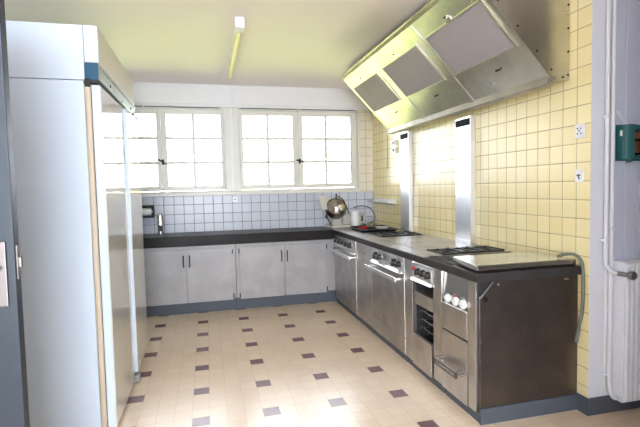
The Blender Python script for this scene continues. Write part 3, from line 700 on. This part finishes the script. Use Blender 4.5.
# ================================================================== pipes, radiator and switch gear on the end wall
t = thing('radiator', 'white ribbed column radiator under the green switch box', 'radiator', (2.6, 1.99, 0), None)
bm = new(); rx0, rx1, ry0, ry1, rz0, rz1 = 2.172, 2.92, 1.948, 2.034, .09, .872
box(bm, rx0, rx1, ry0 + .012, ry1, rz0, rz1, .008)
obj('panel', bm, 'radiator', t)
bm = new(); x = rx0 + .012
while x < rx1 - .03: box(bm, x, x + .026, ry0, ry0 + .016, rz0 + .008, rz1 - .006, .007, seg=3); x += .031
obj('rib', bm, 'radiator', t)
bm = new()
for xx in (2.3, 2.8): box(bm, xx - .015, xx + .015, ry1 - .002, YE - .015, .70, .74)
objs('bracket', bm, 'radiator', t)
v = obj('valve', new_ := lathe(new(), (2.176, 1.938, .807), (0, -1, 0), [(0, .012), (.012, .013), (.014, .022), (.030, .024), (.036, .020)], 18), 'brass', t); v['label'] = 'dull metal valve'
bm = new(); tube(bm, [(2.140, 1.972, .812), (2.152, 1.955, .810), (2.176, 1.938, .807)], .012, 12); obj('valve_neck', bm, 'brass', t)
def clip(bm, x, z, y): box(bm, x - .0135, x + .0135, y - .013, YE - .001, z - .009, z + .009, .004)
t = thing('heating_pipe', 'white heating pipe coming down to the radiator valve', 'pipe', (2.122, 2.03, .8), 'heating pipes on the end wall')
obj('pipe', tube(new(), curve([(2.122, 2.03, H - .004), (2.122, 2.03, 1.4), (2.122, 2.03, .90), (2.120, 2.012, .845), (2.123, 1.985, .818), (2.140, 1.972, .812)], 6), .0115, 12), 'white_pipe', t)
for z in (1.66, .985):
    bm = new(); clip(bm, 2.122, z, 2.03); obj('clip', bm, 'white_pipe', t)
t = thing('heating_pipe', 'white heating pipe bending at the floor into the bottom of the radiator', 'pipe', (2.152, 2.02, .1), 'heating pipes on the end wall')
obj('pipe', tube(new(), curve([(2.156, 2.026, H - .004), (2.156, 2.026, 1.4), (2.154, 2.024, .75), (2.148, 2.022, .30), (2.132, 2.005, .20), (2.127, 1.99, .145), (2.142, 1.985, .118), (2.166, 1.985, .113)], 6), .0115, 12), 'white_pipe', t)
for z in (1.05, .225):
    bm = new(); clip(bm, 2.1515, z, 2.022); obj('clip', bm, 'white_pipe', t)
t = thing('switch_box', 'green cast-metal electric switch box on the lavender boards', 'switch box', (2.28, 2.03, 1.42))
gx0, gx1, gz0, gz1 = 2.186, 2.42, 1.425, 1.612
obj('back_plate', B(gx0 - .012, gx1 + .01, YE - .024, YE - .015, gz0 - .006, gz1 + .004, .003), 'green', t)
bm = new(); prism(bm, [(gx0, YE - .024), (gx0, YE - .06), (gx0 + .010, YE - .078), (gx0 + .028, YE - .086), (gx0 + .058, YE - .086), (gx0 + .058, YE - .024)], 2, gz0, gz1, 0, .004); obj('housing', bm, 'green', t)
bm = new(); box(bm, gx0 + .058, gx1, YE - .05, YE - .024, gz0 + .004, gz1 - .002, .004); box(bm, gx0 + .058, gx1, YE - .085, YE - .05, gz1 - .03, gz1 - .002, .004); box(bm, gx0 + .058, gx1, YE - .085, YE - .05, gz0 + .004, gz0 + .02, .004); box(bm, gx1 - .02, gx1, YE - .085, YE - .05, gz0 + .02, gz1 - .03, .003)
obj('open_cover', bm, 'green', t)
bm = new()
for k in range(3): box(bm, gx0 + .072 + k * .036, gx0 + .094 + k * .036, YE - .075, YE - .05, gz0 + .035, gz0 + .10, .004)
box(bm, gx0 + .075, gx1 - .03, YE - .068, YE - .05, gz0 + .11, gz0 + .15, .004); obj('contacts', bm, 'rust', t)
bm = new(); cyl(bm, (gx0 + .05, YE - .055, gz0 + .002), (gx0 + .05, YE - .055, gz0 - .016), .016, .012); obj('cable_gland', bm, 'green', t)
bm = new(); box(bm, gx0 - .002, gx0 + .004, YE - .06, YE - .045, gz1 - .06, gz1 - .03, .001); obj('nameplate', bm, 'white_plastic', t)
bm = new()
for dx in (0, .016): tube(bm, curve([(gx0 + .03 + dx, YE - .05, gz1 - .002), (gx0 + .015 + dx, YE - .035, gz1 + .035), (gx0 + .004 + dx * .5, YE - .018, gz1 + .08)], 5), .0035, 6)
obj('wire', bm, 'white_pipe', t)

# ================================================================== outdoors
struct('lawn', B(-40, 40, 7.2, 60, -.25, -.2), 'lawn')
struct('ground_bounce_strip', B(-40, 40, WY + .3, 7.2, -.25, -.19), 'bounce_ground')  # unseen pale strip added to bounce whiter light onto the ceiling
bm = new(); rnd = random.Random(2)
for k in range(46):
    t_ = new(); bmesh.ops.create_icosphere(t_, subdivisions=2, radius=1.); s = rnd.uniform(.5, .9); cx, cy, cz = rnd.uniform(1.0, 9), rnd.uniform(15, 17), rnd.uniform(0., .75)
    for v in t_.verts: v.co = v.co * s * rnd.uniform(.85, 1.12) + Vector((cx, cy, cz))
    merge(bm, t_)
o = obj('hedge', bm, 'hedge'); o['kind'] = 'stuff'; tag(o, 'sunlit yellow-green hedge outside the right window', 'hedge')
# light
w = bpy.data.worlds.new('sky'); bpy.context.scene.world = w; w.use_nodes = True
bg = w.node_tree.nodes['Background']; bg.inputs[0].default_value = (.87, .91, 1., 1); bg.inputs[1].default_value = 7.5
sd = bpy.data.lights.new('sun', 'SUN'); sd.energy = 8; sd.angle = .02; sd.color = (1, .94, .80)
s = bpy.data.objects.new('sun', sd); C.objects.link(s); s.rotation_euler = Vector((-.62, .35, -.72)).to_track_quat('-Z', 'Y').to_euler()
def portal(x, y, z, sx, sz, d):
    l = bpy.data.lights.new('portal', 'AREA'); l.shape = 'RECTANGLE'; l.size = sx; l.size_y = sz; l.cycles.is_portal = True
    o = bpy.data.objects.new('portal', l); C.objects.link(o); o.location = (x, y, z); o.rotation_euler = Vector(d).to_track_quat('-Z', 'Y').to_euler()
portal((W1[0] + W1[1]) / 2, WY + .12, 1.77, 1.4, .95, (0, -1, 0)); portal((W2[0] + W2[1]) / 2, WY + .12, 1.77, 1.45, .95, (0, -1, 0))
portal((fx0 + fx1) / 2, YN - .11, (fz0 + fz1) / 2, fx1 - fx0, fz1 - fz0, (0, 1, 0))
# camera
sc = bpy.context.scene
cd = bpy.data.cameras.new('camera'); cd.sensor_width = 36; cd.lens = 454.66 / 640 * 36; cd.clip_start = .05
cam = bpy.data.objects.new('camera', cd); C.objects.link(cam); sc.camera = cam
yaw, pit, rol = .2448, .0561, -.0225
fw = Vector((math.sin(yaw) * math.cos(pit), math.cos(yaw) * math.cos(pit), -math.sin(pit))); r = Vector((math.cos(yaw), -math.sin(yaw), 0)); u = r.cross(fw)
r2 = r * math.cos(rol) + u * math.sin(rol); u2 = u * math.cos(rol) - r * math.sin(rol)
cam.matrix_world = Matrix(((r2.x, u2.x, -fw.x, 0), (r2.y, u2.y, -fw.y, 0), (r2.z, u2.z, -fw.z, 1.3083), (0, 0, 0, 1)))
vs = sc.view_settings; vs.view_transform = 'Standard'; vs.look = 'None'; vs.gamma = 1; vs.use_curve_mapping = False; vs.exposure = 2.17
sc.cycles.max_bounces = 12; sc.cycles.diffuse_bounces = 6; sc.cycles.glossy_bounces = 6; sc.cycles.transparent_max_bounces = 16
sc.cycles.sample_clamp_indirect = 20
